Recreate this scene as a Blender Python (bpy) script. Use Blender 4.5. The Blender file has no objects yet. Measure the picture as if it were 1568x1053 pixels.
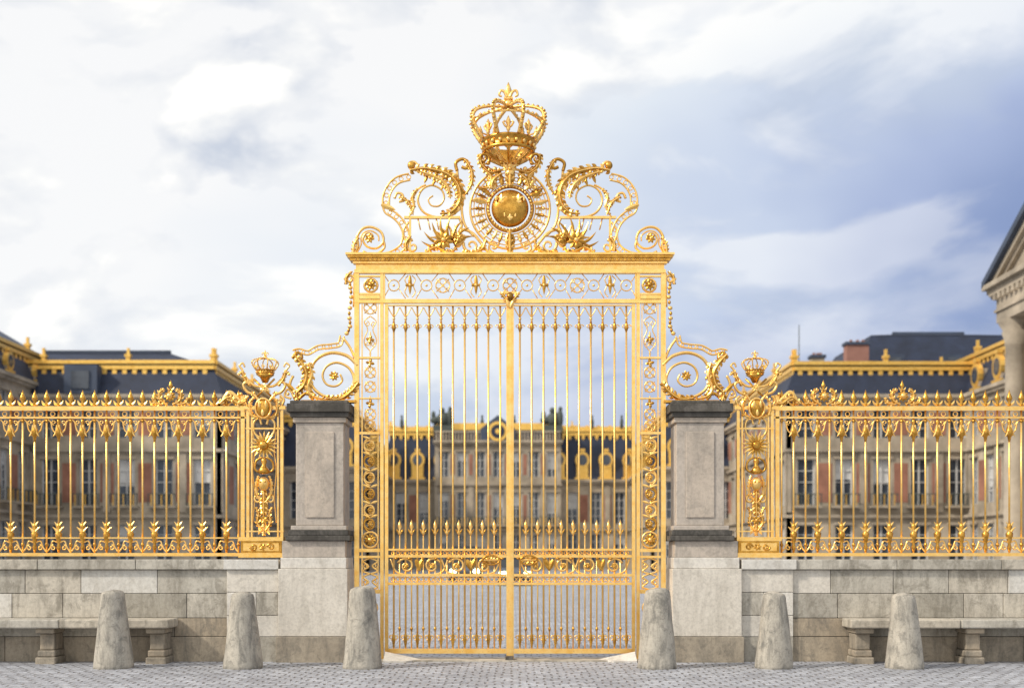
import bpy, bmesh, math, random
from math import sin, cos, pi, radians
from mathutils import Vector
random.seed(7)
scene = bpy.context.scene
scene.view_settings.view_transform = 'Standard'
scene.view_settings.look = 'None'
scene.view_settings.exposure = 0

# ------------------------------------------------------------------ materials
def mat_new(name):
    m = bpy.data.materials.new(name); m.use_nodes = True
    nt = m.node_tree; b = nt.nodes['Principled BSDF']
    return m, nt, b
def N(nt, t, **kw):
    n = nt.nodes.new(t)
    for k, v in kw.items(): setattr(n, k, v)
    return n
def noise(nt, vec, scale, detail=5, rough=0.6, dist=0.0):
    n = N(nt, 'ShaderNodeTexNoise'); n.inputs['Scale'].default_value = scale
    n.inputs['Detail'].default_value = detail; n.inputs['Roughness'].default_value = rough
    n.inputs['Distortion'].default_value = dist
    if vec is not None: nt.links.new(vec, n.inputs['Vector'])
    return n.outputs['Fac']
def ramp(nt, fac, stops):
    r = N(nt, 'ShaderNodeValToRGB'); e = r.color_ramp.elements
    while len(e) < len(stops): e.new(0.5)
    for i, (p, c) in enumerate(stops):
        e[i].position = p; e[i].color = (c[0], c[1], c[2], 1) if not isinstance(c, float) else (c, c, c, 1)
    nt.links.new(fac, r.inputs['Fac']); return r.outputs['Color']
def mixc(nt, fac, a, b, mode='MIX'):
    m = N(nt, 'ShaderNodeMix', data_type='RGBA', blend_type=mode)
    for s, v in ((m.inputs[0], fac), (m.inputs[6], a), (m.inputs[7], b)):
        if hasattr(v, 'links'): nt.links.new(v, s)
        elif isinstance(v, (int, float)): s.default_value = v
        else: s.default_value = (v[0], v[1], v[2], 1)
    return m.outputs[2]
def math_(nt, op, a, b=None, clamp=False):
    m = N(nt, 'ShaderNodeMath', operation=op); m.use_clamp = clamp
    for s, v in ((m.inputs[0], a), (m.inputs[1], b)):
        if v is None: continue
        if hasattr(v, 'links'): nt.links.new(v, s)
        else: s.default_value = v
    return m.outputs[0]
def bump(nt, b, h, strength, dist):
    n = N(nt, 'ShaderNodeBump'); n.inputs['Strength'].default_value = strength
    n.inputs['Distance'].default_value = dist
    nt.links.new(h, n.inputs['Height']); nt.links.new(n.outputs[0], b.inputs['Normal'])
def geo(nt): return N(nt, 'ShaderNodeNewGeometry')

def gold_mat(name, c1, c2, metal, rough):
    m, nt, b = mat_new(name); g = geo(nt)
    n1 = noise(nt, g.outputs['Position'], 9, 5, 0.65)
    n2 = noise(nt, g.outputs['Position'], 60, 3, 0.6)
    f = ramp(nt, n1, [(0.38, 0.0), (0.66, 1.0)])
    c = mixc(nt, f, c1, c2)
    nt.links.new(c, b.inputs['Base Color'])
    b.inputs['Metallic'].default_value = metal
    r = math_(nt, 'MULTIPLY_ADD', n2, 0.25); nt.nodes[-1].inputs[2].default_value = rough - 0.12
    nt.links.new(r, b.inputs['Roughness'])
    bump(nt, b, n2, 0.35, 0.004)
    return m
GOLD = gold_mat('gilded_iron', (1.0, 0.67, 0.24), (0.96, 0.55, 0.13), 0.85, 0.31)
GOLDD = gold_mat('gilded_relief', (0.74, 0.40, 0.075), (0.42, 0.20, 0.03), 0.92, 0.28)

def stone_mat(name, c1, c2, stain, stainamt=0.5, joint=0.25, sc=1.0, bm=.45):
    m, nt, b = mat_new(name); g = geo(nt); P = g.outputs['Position']
    base = mixc(nt, ramp(nt, noise(nt, P, 1.7*sc, 6, 0.65), [(0.3, 0.0), (0.7, 1.0)]), c1, c2)
    isl = ramp(nt, g.outputs['Random Per Island'], [(0, (1-joint, 1-joint*1.05, 1-joint*1.15)), (.35, (.97, .96, .94)), (.7, (1.0, .95, .88)), (1, (1.06, 1.05, 1.04))])
    base = mixc(nt, 1.0, base, isl, 'MULTIPLY')
    mp = N(nt, 'ShaderNodeMapping'); mp.inputs['Scale'].default_value = (3.2, 3.2, 0.8)
    nt.links.new(P, mp.inputs['Vector'])
    st = ramp(nt, noise(nt, mp.outputs[0], 1.3*sc, 9, 0.72, 0.4), [(0.46, 0.0), (0.66, 1.0)])
    st = math_(nt, 'MULTIPLY', st, stainamt)
    base = mixc(nt, st, base, stain)
    bl = ramp(nt, noise(nt, P, 4.0*sc, 10, 0.72, .6), [(0.52, 0.0), (0.60, 1.0)])
    base = mixc(nt, math_(nt, 'MULTIPLY', bl, stainamt*.6), base, stain)
    sp = ramp(nt, noise(nt, P, 22*sc, 5, 0.7), [(0.32, 0.80), (0.55, 1.0)])
    base = mixc(nt, 1.0, base, sp, 'MULTIPLY')
    nt.links.new(base, b.inputs['Base Color']); b.inputs['Roughness'].default_value = 0.88
    h = noise(nt, P, 9*sc, 8, 0.62)
    bump(nt, b, h, bm, 0.02)
    return m
STONE = stone_mat('limestone', (0.58, 0.55, 0.485), (0.46, 0.43, 0.375), (0.19, 0.17, 0.135), 0.8, .32)
STONEL = stone_mat('pale_limestone', (0.72, 0.705, 0.665), (0.62, 0.60, 0.56), (0.38, 0.345, 0.29), 0.5, 0.06)
STONES = stone_mat('pillar_stone', (0.56, 0.495, 0.43), (0.47, 0.415, 0.36), (0.28, 0.25, 0.215), 0.65, 0.08)
STONED = stone_mat('weathered_cap_stone', (0.085, 0.08, 0.07), (0.045, 0.042, 0.038), (0.22, 0.20, 0.175), 0.5, 0.2)
STONEB = stone_mat('tan_base_stone', (0.47, 0.41, 0.325), (0.35, 0.30, 0.235), (0.16, 0.145, 0.12), 0.8, .25)  # darker tan stone for the lowest courses and bench legs
BOLL = stone_mat('bollard_stone', (0.52, 0.495, 0.44), (0.39, 0.37, 0.33), (0.14, 0.135, 0.12), 0.8, 0.12, 1.8)

def plain(name, c, rough=0.7, metal=0.0, var=0.2, sc=1.0):
    m, nt, b = mat_new(name); g = geo(nt)
    f = ramp(nt, noise(nt, g.outputs['Position'], sc, 6, 0.65), [(0.3, 1-var), (0.7, 1+var*0.3)])
    nt.links.new(mixc(nt, 1.0, c, f, 'MULTIPLY'), b.inputs['Base Color'])
    b.inputs['Roughness'].default_value = rough; b.inputs['Metallic'].default_value = metal
    return m
PST = plain('palace_stone', (0.45, 0.38, 0.29), 0.9, 0, 0.5, 0.45)
PBR = plain('palace_brick', (0.36, 0.165, 0.11), 0.9, 0, 0.45, 0.6)
PSL = plain('slate_roof', (0.020, 0.030, 0.062), 0.7, 0, 0.5, 0.8)
PLD = plain('lead_roof', (0.055, 0.075, 0.12), 0.65, 0, 0.4, 0.5)
PGL = plain('window_glass', (0.07, 0.085, 0.11), 0.12, 0, 0.6, 0.6)
PWH = plain('white_sash', (0.60, 0.59, 0.57), 0.6)
PGO = gold_mat('roof_gilding', (1.0, 0.66, 0.18), (0.74, 0.40, 0.06), 0.6, 0.42)
PDK = plain('patinated_statue', (0.07, 0.085, 0.075), 0.7)
PCH = plain('chimney_brick', (0.34, 0.17, 0.13), 0.9)
PAL = [PST, PBR, PSL, PLD, PGL, PWH, PGO, PDK, PCH]
(ST, BR, SL, LD, GL, WH, GO, DK, CH) = range(9)

# ------------------------------------------------------------------ mesh builder (centimetre drawing units for the ironwork)
class MB:
    def __init__(s): s.v = []; s.f = []; s.m = []; s.sm = []
    def add(s, vs, fs, mat=0, smooth=False):
        o = len(s.v); s.v += vs
        for f in fs:
            s.f.append(tuple(i + o for i in f)); s.m.append(mat); s.sm.append(smooth)
    # drawing coordinates: x to the right, y down, depth away; 100 units = 1 m, gate axis x=781, paving y=1010
    def c(s, x, y, d): return ((x - 781) / 100.0, d / 100.0, (1010 - y) / 100.0)
    def box(s, x0, x1, y0, y1, d0, d1, mat=0):
        vs = [s.c(x, y, d) for x in (x0, x1) for y in (y0, y1) for d in (d0, d1)]
        s.add(vs, [(0, 1, 3, 2), (4, 6, 7, 5), (0, 4, 5, 1), (2, 3, 7, 6), (0, 2, 6, 4), (1, 5, 7, 3)], mat)
    def wbox(s, x0, x1, y0, y1, z0, z1, mat=0):
        vs = [(x, y, z) for x in (x0, x1) for y in (y0, y1) for z in (z0, z1)]
        s.add(vs, [(0, 1, 3, 2), (4, 6, 7, 5), (0, 4, 5, 1), (2, 3, 7, 6), (0, 2, 6, 4), (1, 5, 7, 3)], mat)
    def sweep(s, pts, w, d=None, n=6, dep=0, mat=0, closed=False, rot=0.0):
        L = len(pts); vs = []
        if d is None: d = w
        for i, p in enumerate(pts):
            if closed: a, b = pts[i - 1], pts[(i + 1) % L]
            else: a, b = pts[max(i - 1, 0)], pts[min(i + 1, L - 1)]
            tx, ty = b[0] - a[0], b[1] - a[1]; l = math.hypot(tx, ty) or 1
            nx, ny = -ty / l, tx / l
            t = i / max(L - 1, 1)
            ww = w(t) if callable(w) else w
            dd = d(t) if callable(d) else d
            for k in range(n):
                an = 2 * pi * k / n + rot
                vs.append(s.c(p[0] + nx * ww * cos(an), p[1] + ny * ww * cos(an), dep + dd * sin(an)))
        fs = []
        for i in range(L if closed else L - 1):
            j = (i + 1) % L
            for k in range(n):
                k2 = (k + 1) % n
                fs.append((i * n + k, i * n + k2, j * n + k2, j * n + k))
        if not closed:
            fs.append(tuple(range(n))); fs.append(tuple((L - 1) * n + k for k in range(n)))
        s.add(vs, fs, mat, n > 4)
    def sweep3(s, pts, r, n=6, mat=0):
        L = len(pts); vs = []
        P = [Vector(p) for p in pts]
        for i in range(L):
            t = (P[min(i + 1, L - 1)] - P[max(i - 1, 0)]).normalized()
            up = Vector((0, 0, 1)) if abs(t.z) < 0.9 else Vector((1, 0, 0))
            a = t.cross(up).normalized(); b = t.cross(a)
            rr = r(i / (L - 1)) if callable(r) else r
            for k in range(n):
                an = 2 * pi * k / n
                q = P[i] + (a * cos(an) + b * sin(an)) * rr
                vs.append(s.c(q.x, q.y, q.z))
        fs = [(i * n + k, i * n + (k + 1) % n, (i + 1) * n + (k + 1) % n, (i + 1) * n + k) for i in range(L - 1) for k in range(n)]
        fs += [tuple(range(n)), tuple((L - 1) * n + k for k in range(n))]
        s.add(vs, fs, mat, True)
    def lathe(s, cx, prof, dep=0, n=8, mat=0, smooth=True, sq=1.0, cap=True):
        vs = []; L = len(prof)
        for r, y in prof:
            for k in range(n):
                a = 2 * pi * k / n + pi / n
                vs.append(s.c(cx + r * cos(a), y, dep + r * sin(a) * sq))
        fs = [(i * n + k, i * n + (k + 1) % n, (i + 1) * n + (k + 1) % n, (i + 1) * n + k) for i in range(L - 1) for k in range(n)]
        if cap: fs += [tuple(range(n)), tuple((L - 1) * n + k for k in range(n))]
        s.add(vs, fs, mat, smooth)
    def ball(s, cx, cy, rx, ry=None, rd=None, dep=0, mat=0, n=8, m=6):
        ry = ry or rx; rd = rd or rx
        vs = []
        for i in range(1, m):
            th = pi * i / m
            for k in range(n):
                a = 2 * pi * k / n
                vs.append(s.c(cx + rx * sin(th) * cos(a), cy - ry * cos(th), dep + rd * sin(th) * sin(a)))
        o = len(vs); vs += [s.c(cx, cy - ry, dep), s.c(cx, cy + ry, dep)]
        fs = [(i * n + k, i * n + (k + 1) % n, (i + 1) * n + (k + 1) % n, (i + 1) * n + k) for i in range(m - 2) for k in range(n)]
        fs += [(o, (k + 1) % n, k) for k in range(n)] + [(o + 1, (m - 2) * n + k, (m - 2) * n + (k + 1) % n) for k in range(n)]
        s.add(vs, fs, mat, True)
    def ring(s, cx, cy, r, w, d=None, dep=0, mat=0, n=6, seg=None, ry=None):
        ry = ry or r
        seg = seg or max(12, int(r * 1.2))
        s.sweep([(cx + r * cos(2 * pi * i / seg), cy + ry * sin(2 * pi * i / seg)) for i in range(seg)], w, d, n, dep, mat, True)
    def leaf(s, p0, p1, w, dep=-2, mat=0, bend=0.0, th=0.5, lobes=0, k=8):
        x0, y0 = p0; x1, y1 = p1; nx, ny = -(y1 - y0), (x1 - x0)
        pts = []
        for i in range(k+1):
            t = i / k; b = bend * sin(pi * t)
            pts.append((x0 + (x1 - x0) * t + nx * b, y0 + (y1 - y0) * t + ny * b))
        f = lambda t: max(0.15, w * sin(pi * min(1, 0.12 + 0.88 * t)) ** 0.8 * ((0.6 + 0.4 * abs(sin(lobes * pi * t))) if lobes else 1))
        s.sweep(pts, f, lambda t: f(t) * th, 4, dep, mat)
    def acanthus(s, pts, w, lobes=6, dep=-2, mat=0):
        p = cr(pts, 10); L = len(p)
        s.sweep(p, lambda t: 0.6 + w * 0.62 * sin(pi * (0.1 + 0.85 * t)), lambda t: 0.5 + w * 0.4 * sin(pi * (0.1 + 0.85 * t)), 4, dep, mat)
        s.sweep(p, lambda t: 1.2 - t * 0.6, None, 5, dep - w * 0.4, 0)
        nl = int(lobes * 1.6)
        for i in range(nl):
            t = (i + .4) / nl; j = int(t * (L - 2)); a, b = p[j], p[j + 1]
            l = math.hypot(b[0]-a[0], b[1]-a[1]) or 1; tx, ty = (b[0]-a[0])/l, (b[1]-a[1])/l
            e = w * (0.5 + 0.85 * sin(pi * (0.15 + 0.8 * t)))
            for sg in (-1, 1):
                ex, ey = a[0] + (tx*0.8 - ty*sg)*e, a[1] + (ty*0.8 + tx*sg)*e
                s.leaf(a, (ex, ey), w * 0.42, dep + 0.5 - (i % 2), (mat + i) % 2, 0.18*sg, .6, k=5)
    def flower(s, cx, cy, r, n=8, mat=0, dep=-3, w=None):
        for k in range(n):
            a = 2 * pi * k / n + 0.2
            s.leaf((cx + r * .15 * cos(a), cy + r * .15 * sin(a)), (cx + r * cos(a), cy + r * sin(a)), w or r * 0.27, dep, mat)
        s.ball(cx, cy, r * 0.26, dep=dep - r * 0.1, mat=0)
    def mirror(s, ax=0.0):
        o = len(s.v)
        s.v += [(2 * ax - x, y, z) for x, y, z in s.v[:o]]
        k = len(s.f)
        for i in range(k):
            s.f.append(tuple(j + o for j in reversed(s.f[i]))); s.m.append(s.m[i]); s.sm.append(s.sm[i])
    def obj(s, name, mats, flip=False, bevel=0):
        me = bpy.data.meshes.new(name)
        vs = [(-x, y, z) for x, y, z in s.v] if flip else s.v
        me.from_pydata(vs, [], s.f)
        for m in mats: me.materials.append(m)
        me.polygons.foreach_set('material_index', s.m)
        me.polygons.foreach_set('use_smooth', s.sm)
        bm = bmesh.new(); bm.from_mesh(me); bmesh.ops.recalc_face_normals(bm, faces=bm.faces); bm.to_mesh(me); bm.free()
        o = bpy.data.objects.new(name, me); scene.collection.objects.link(o)
        if bevel:
            md = o.modifiers.new('bevel', 'BEVEL'); md.width = bevel; md.segments = 2; md.limit_method = 'ANGLE'
        return o
def cr(p, k=8):
    out = []; L = len(p)
    for i in range(L - 1):
        a = p[max(i - 1, 0)]; b = p[i]; c = p[i + 1]; d = p[min(i + 2, L - 1)]
        for j in range(k):
            t = j / k; t2 = t * t; t3 = t2 * t
            out.append(tuple(0.5 * (2 * b[q] + (c[q] - a[q]) * t + (2 * a[q] - 5 * b[q] + 4 * c[q] - d[q]) * t2 + (-a[q] + 3 * b[q] - 3 * c[q] + d[q]) * t3) for q in (0, 1)))
    out.append(p[-1]); return out
def spi(cx, cy, r0, r1, a0, a1, n=None):
    n = n or max(10, int(abs(a1 - a0) / 14))
    return [(cx + (r0 + (r1 - r0) * (i / n) ** 0.8) * cos(radians(a0 + (a1 - a0) * i / n)),
             cy + (r0 + (r1 - r0) * (i / n) ** 0.8) * sin(radians(a0 + (a1 - a0) * i / n))) for i in range(n + 1)]
def offset(pts, o):
    out = []
    for i, p in enumerate(pts):
        a, b = pts[max(i - 1, 0)], pts[min(i + 1, len(pts) - 1)]
        tx, ty = b[0] - a[0], b[1] - a[1]; l = math.hypot(tx, ty) or 1
        out.append((p[0] - ty / l * o, p[1] + tx / l * o))
    return out
def ladder(mb, pts, gap, w, every, r):
    mb.sweep(pts, w, w * 1.4, 6); mb.sweep(offset(pts, gap), w, w * 1.4, 6)
    mid = offset(pts, gap / 2); acc = every * .5
    for i in range(1, len(mid)):
        acc += math.hypot(mid[i][0] - mid[i-1][0], mid[i][1] - mid[i-1][1])
        if acc >= every: acc = 0; mb.ring(mid[i][0], mid[i][1], r, 0.8, 1.2, n=5, seg=10)

def crown(mb, cx, yb, sc, mat=0):
    """royal crown: open band, fleurons, eight arches, orb and lily; yb = bottom of band"""
    S = sc
    mb.lathe(cx, [(36*S, yb), (39*S, yb), (41*S, yb-3*S), (38.5*S, yb-5*S), (39*S, yb-14*S), (42*S, yb-16*S), (42*S, yb-19*S), (39*S, yb-20*S), (36*S, yb-18*S), (36*S, yb)], 0, 28, 1, cap=False)
    for k in range(20):
        a = 2 * pi * k / 20
        mb.ball(cx + 40*S*cos(a), yb-9.5*S, 3.2*S, 3.6*S, 3.2*S, 40*S*sin(a), 0, 6, 4)
    for k in range(8):
        a = 2 * pi * (k + 0.5) / 8
        prof = [(42, 19), (50, 30), (57, 42), (58, 52), (52, 61), (38, 67), (22, 70), (7, 71)]
        prof = cr(prof, 4)
        mb.sweep3([(cx + r*S*cos(a), yb - h*S, r*S*sin(a)) for r, h in prof], lambda t: (3.2 - 1.1*t)*S, 6, mat)
        for q in range(2, len(prof)-2, 2):
            r, h = prof[q]
            mb.ball(cx + (r+2.5)*S*cos(a), yb - (h+1.5)*S, 2.5*S, dep=(r+2.5)*S*sin(a), mat=q//2 % 2, n=6, m=4)
        a2 = 2 * pi * k / 8
        px, pd = cx + 43*S*cos(a2), 43*S*sin(a2)
        mb.lathe(px, [(1*S, yb-18*S), (3.4*S, yb-23*S), (1.6*S, yb-27*S), (4.6*S, yb-33*S), (2.6*S, yb-38*S), (0.3*S, yb-43*S)], pd, 6, mat)
        for sg in (-1, 1):
            tx, td = -sin(a2)*sg, cos(a2)*sg
            mb.sweep3([(px, yb-24*S, pd), (px+tx*5*S, yb-28*S, pd+td*5*S), (px+tx*8*S, yb-33*S, pd+td*8*S), (px+tx*4.5*S, yb-35*S, pd+td*4.5*S)], 1.7*S, 5, mat)
    if S > .8:
        mb.lathe(cx, [(56*S, yb-44*S), (58*S, yb-45.5*S), (56*S, yb-47*S), (54.5*S, yb-45.5*S), (56*S, yb-44*S)], 0, 32, 0, cap=False)
    mb.ball(cx, yb-76*S, 7*S, mat=mat, n=10)
    mb.lathe(cx, [(8*S, yb-69*S), (10*S, yb-71*S), (3*S, yb-74*S)], 0, 10, 1)
    mb.lathe(cx, [(2*S, yb-80*S), (2.2*S, yb-86*S), (6*S, yb-96*S), (3.4*S, yb-103*S), (0.3*S, yb-110*S)], 0, 6, mat, sq=0.6)
    mb.box(cx-7*S, cx+7*S, yb-87*S, yb-84*S, -2*S, 2*S, mat)
    for sg in (-1, 1):
        mb.sweep(cr([(cx+sg*2*S, yb-86*S), (cx+sg*6*S, yb-95*S), (cx+sg*12*S, yb-97*S), (cx+sg*14*S, yb-90*S), (cx+sg*10*S, yb-88*S)], 4), lambda t: (2.6-1.2*t)*S, None, 6, 0, mat)
        mb.leaf((cx+sg*2*S, yb-84*S), (cx+sg*9*S, yb-79*S), 2.2*S, 0, mat)
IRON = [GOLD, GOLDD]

# ================================================================== THE GATE
g = MB()
AX = 781
def bar(mb, x, y0, y1, r=1.9, mat=0, n=6, dep=0):
    mb.sweep([(x, y0), (x, y1)], r, None, n, dep, mat)
def sbar(mb, x, y0, y1, hw, mat=0, hd=None):
    hd = hd or hw
    mb.box(x-hw, x+hw, y0, y1, -hd, hd, mat)
sbar(g, 546.5, 413, 1008, 3.6); sbar(g, 585, 413, 1008, 2.6); sbar(g, 592, 466, 1006, 2.6, hd=2.4)
sbar(g, 554.5, 466, 905, 0.9); sbar(g, 579, 466, 905, 0.7)
for y, h in ((456, 3.5), (548, 1.3), (610, 1.0), (663, 1.8), (842, 2.6), (852, 1.8), (905, 3)):
    g.box(550.5, 582, y-h, y+h, -4, 4)
def knot(cx, cy, r):
    g.ring(cx, cy, r, 0.9, 1.4, n=5)
    for a in (45, 135):
        c_, s_ = cos(radians(a))*r*1.25, sin(radians(a))*r*1.25
        g.sweep([(cx-c_, cy-s_), (cx+c_, cy+s_)], 0.9, None, 5)
    for a in range(0, 360, 90):
        g.ring(cx+cos(radians(a))*r*0.55, cy+sin(radians(a))*r*0.55, r*0.42, 0.7, 1.1, n=5, seg=10)
knot(567, 471, 10)
for cy in (570, 592, 634, 652):
    knot(567, cy, 8.5)
for y0, y1 in ((484, 546),):
    for sg in (-1, 1):
        g.sweep(cr([(567, y0), (567+sg*9, y0+8), (567+sg*4, y0+20), (567+sg*9, y0+34), (567+sg*8, y0+44), (567, y1-8), (567, y1)], 6), 0.9, None, 5)
        for yy in (y0+12, y1-20): g.sweep(spi(567+sg*5, yy, 4.5, 1, 90*sg, 90*sg+400), 0.8, None, 5)
for cy in (520, 618, 556):
    g.flower(567, cy, 7, 4, 1, -2, 2.4); g.leaf((567, cy-12), (567, cy+12), 1.6, -1, 0)
for i, cy in enumerate((682, 706, 731, 756, 781, 802)):
    for sg in (-1, 1):
        g.sweep(spi(567, cy, 12, 2.5, 90 if sg > 0 else -90, (90 if sg > 0 else -90) + sg*460), lambda t: 1.7-0.6*t, None, 6, 0, i % 2)
    g.flower(567, cy, 5, 6, 1, -3)
    g.leaf((556, cy-14), (567, cy-10), 2); g.leaf((578, cy-14), (567, cy-10), 2)
g.ring(567, 826, 12, 1.8, 3); g.flower(567, 826, 10, 10, 1, -4); g.ball(567, 826, 4, dep=-6)
for cy in (866, 890):
    for sg in (-1, 1):
        g.sweep(cr([(567, cy-12), (567+sg*11, cy-7), (567+sg*3, cy), (567+sg*11, cy+8), (567, cy+12)], 6), 1.4, None, 6)
        g.sweep(spi(567+sg*7, cy, 5, 1.2, 0, 420), 1.1, None, 5)
for cy in (930, 960, 988):
    g.ring(567, cy, 11, 1.4, 2)
# frieze
g.box(543, 781, 413.5, 419, -5, 5); g.box(543, 781, 458.5, 464.5, -4, 4); g.box(590, 781, 467, 468.6, -3, 3)
g.box(550.5, 582, 422, 424.5, -3, 3); g.box(550.5, 582, 449, 451.5, -3, 3)
g.box(588, 589.8, 419, 458, -2, 2)
g.ring(568, 437, 10, 2, 3); g.flower(568, 437, 9, 8, 1, -4); g.ball(568, 437, 3.5, dep=-7, mat=1)
for cx in (628, 729):
    g.leaf((cx, 422), (cx, 452), 3, -2, 1); g.leaf((cx-7, 437), (cx+7, 437), 3, -2, 1); g.ball(cx, 437, 2.6, dep=-3)
    for sg in (-1, 1):
        g.sweep(cr([(cx+sg*3, 422), (cx+sg*8, 428), (cx+sg*5, 437), (cx+sg*8, 447), (cx+sg*3, 455)], 5), .9, None, 5)
for cx in (678, 781):
    knot(cx, 437, 11)
for cx in (603, 653, 704, 755):
    g.ring(cx, 437, 8.5, 1.0, 1.6, n=5); g.sweep([(cx-16, 419), (cx-8, 431)], .8, None, 5); g.sweep([(cx+18, 419), (cx+8, 431)], .8, None, 5)
    g.sweep([(cx-16, 457), (cx-8, 443)], .8, None, 5); g.sweep([(cx+18, 457), (cx+8, 443)], .8, None, 5)
    g.ball(cx, 437, 2)
# cornice
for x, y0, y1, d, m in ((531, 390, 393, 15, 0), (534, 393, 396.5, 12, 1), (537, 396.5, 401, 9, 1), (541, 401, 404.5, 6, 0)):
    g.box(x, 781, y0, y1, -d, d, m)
g.box(545, 781, 404.5, 413.5, -1.2, 1.2, 0)
for i in range(38): g.ball(546 + i*6.3, 399, 1.6, dep=-9.5, mat=0, n=6, m=4)
# door leaf bars
bx = [603 + 18.1*i for i in range(10)]
for i, x in enumerate(bx):
    bar(g, x, 468, 992, 1.5)
    g.lathe(x, [(1.5, 492), (2.6, 497), (3.6, 502), (1.8, 507), (1, 511)], 0, 6, 1)
    g.ball(x, 488, 2.3, mat=0, n=6, m=4)
    for sg in (-1, 1):
        g.sweep(cr([(x, 486), (x+sg*5, 478), (x+sg*8.5, 471)], 4), .9, None, 5)
        g.sweep(spi(x+sg*4, 500, 3.5, 1, 180, 500), .8, None, 5)
    for sg in (-1, 1):
        g.sweep(spi(x+sg*4.5, 975, 4.3, 1, 90, 90+sg*380), 1.0, None, 5)
    g.leaf((x, 968), (x, 992), 2.6, -2, 1)
mid = [x - 9.05 for x in bx] + [bx[-1] + 9.05]
for i, x in enumerate(mid[1:]):
    if x > 773: continue
    bar(g, x, 820, 992, 1.1)
    g.lathe(x, [(0.8, 820), (3.4, 815), (1.4, 811), (3.6, 806), (0.2, 795)], 0, 6, 0)
    for sg in (-1, 1): g.leaf((x, 818), (x+sg*5.5, 809), 1.5, 0, 1)
    g.lathe(x, [(0.8, 958), (2.6, 962), (0.8, 967)], 0, 6, 1)
for y, h in ((841, 1.5), (851, 2.0), (880, 2.0), (893, 2.0), (996, 3.6)):
    g.box(595, 775, y-h, y+h, -4, 4)
x = 599
while x < 772:
    g.ring(x+3, 846, 2.6, .8, 1.2, n=5, seg=9); g.ring(x+3, 886.5, 3.2, .9, 1.3, n=5, seg=10); x += 7.2
for cx, sg in ((622, 1), (662, -1), (700, 1), (742, -1)):
    g.sweep(spi(cx, 866, 13.5, 2, 200 if sg > 0 else -20, (200 if sg > 0 else -20)+sg*520), lambda t: 1.9-0.7*t, None, 6, -1, 0)
    g.sweep(cr([(cx-24*sg, 855), (cx-16*sg, 874), (cx, 879.5)], 5), 1.4, None, 6)
    g.flower(cx, 866, 5, 6, 1, -3); g.leaf((cx+15*sg, 856), (cx+22*sg, 874), 4, -2, 1)
g.ring(752, 857, 13, 1.6, 3, -3, 1, ry=7); g.acanthus([(741, 857), (752, 857), (764, 857)], 3.5, 4, -4, 0)
for i in range(9): g.ball(607 + i*20.2, 854.5, 3, 2, 2, -4, 1, 6, 4)
# meeting stile (built about the axis, half)
g.box(775.3, 781, 466, 1008, -4, 3, 0); g.box(778.8, 781, 470, 1006, -6, -4, 0)
g.acanthus([(781, 466), (772, 456), (767, 450)], 3, 3, -8, 1)
g.ball(781, 456, 5.5, 7, 5, -8, 1, 10, 8); g.leaf((776, 460), (781, 474), 3, -9, 0)
g.box(768, 781, 448, 451, -7, 0, 0)

# ---- crest
V = lambda t: 2.4 - 1.0*t
g.sweep(cr([(543, 388), (548, 376), (547, 362), (556, 350), (570, 348), (584, 356), (587, 370), (577, 380), (563, 378), (556, 368), (560, 358), (569, 358), (572, 366)], 6), V, lambda t: 3, 6)
g.sweep(offset(cr([(546, 386), (552, 374), (552, 362), (559, 354), (570, 353), (580, 360), (581, 369)], 6), 1), 1.2, None, 6)
g.flower(566, 366, 8, 7, 1, -4); g.acanthus([(541, 389), (543, 374), (550, 364)], 3, 4, -3, 0)
g.sweep(cr([(556, 385), (572, 391), (588, 380), (587, 368)], 6), 2, None, 6)
p = cr([(576, 389), (596, 386), (612, 376), (617, 360), (612, 345), (602, 334), (590, 326), (585, 313)], 7)
ladder(g, p, 9, 1.5, 11, 3)
p = cr([(586, 317), (587, 298), (595, 282), (608, 271), (626, 266)], 8)
ladder(g, p, 10, 1.5, 11, 3.2)
g.leaf((584, 314), (606, 322), 4, -2, 0)
# acanthus volute
g.ball(630, 254, 6, 6.5, 5, -2, 1, 10, 8); g.sweep(spi(631, 254, 9, 4, 60, -260), 2.0, None, 6)
g.acanthus([(628, 262), (648, 259), (668, 262), (686, 268), (699, 280), (705, 297), (702, 314), (690, 326), (674, 328)], 6.6, 11, -3, 1)
g.acanthus([(644, 265), (662, 271), (677, 279), (687, 291), (690, 306)], 4.6, 7, -6, 0)
g.sweep(cr([(640, 262), (664, 258), (690, 264), (706, 284), (708, 308), (697, 326), (674, 333), (650, 326), (640, 308), (646, 291), (661, 284), (676, 291), (680, 304), (673, 315), (661, 315), (656, 306), (663, 300)], 6), lambda t: 2.4-1.3*t, lambda t: 3, 6)
for q in ((655, 268, 650, 282), (668, 272, 662, 286), (681, 280, 676, 292)): g.leaf((q[0], q[1]), (q[2], q[3]), 2.6, -3, 1)
g.sweep(cr([(604, 304), (608, 296), (616, 298), (617, 307), (611, 309)], 5), 2.0, None, 6); g.acanthus([(612, 302), (626, 312), (633, 330)], 2.8, 5, -3, 1)
g.sweep(cr([(616, 300), (628, 308), (640, 290), (652, 283)], 6), 1.6, None, 6)
g.acanthus([(640, 290), (632, 300), (634, 318), (626, 333)], 2.6, 5, -3, 0)
g.box(619, 705, 331.5, 335, -3, 3)
g.sweep(cr([(703, 333), (707, 345), (703, 356), (712, 362)], 5), 2, None, 6)
g.sweep(cr([(700, 262), (698, 250), (708, 244), (717, 250), (714, 258), (707, 256)], 6), 2.6, 3, 6, -1, 1)
g.acanthus([(712, 246), (722, 262), (722, 282), (712, 300)], 3.8, 6, -3, 1)
g.sweep(cr([(700, 262), (702, 276), (710, 296), (707, 320), (712, 345), (726, 362)], 6), 2, None, 6)
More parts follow.
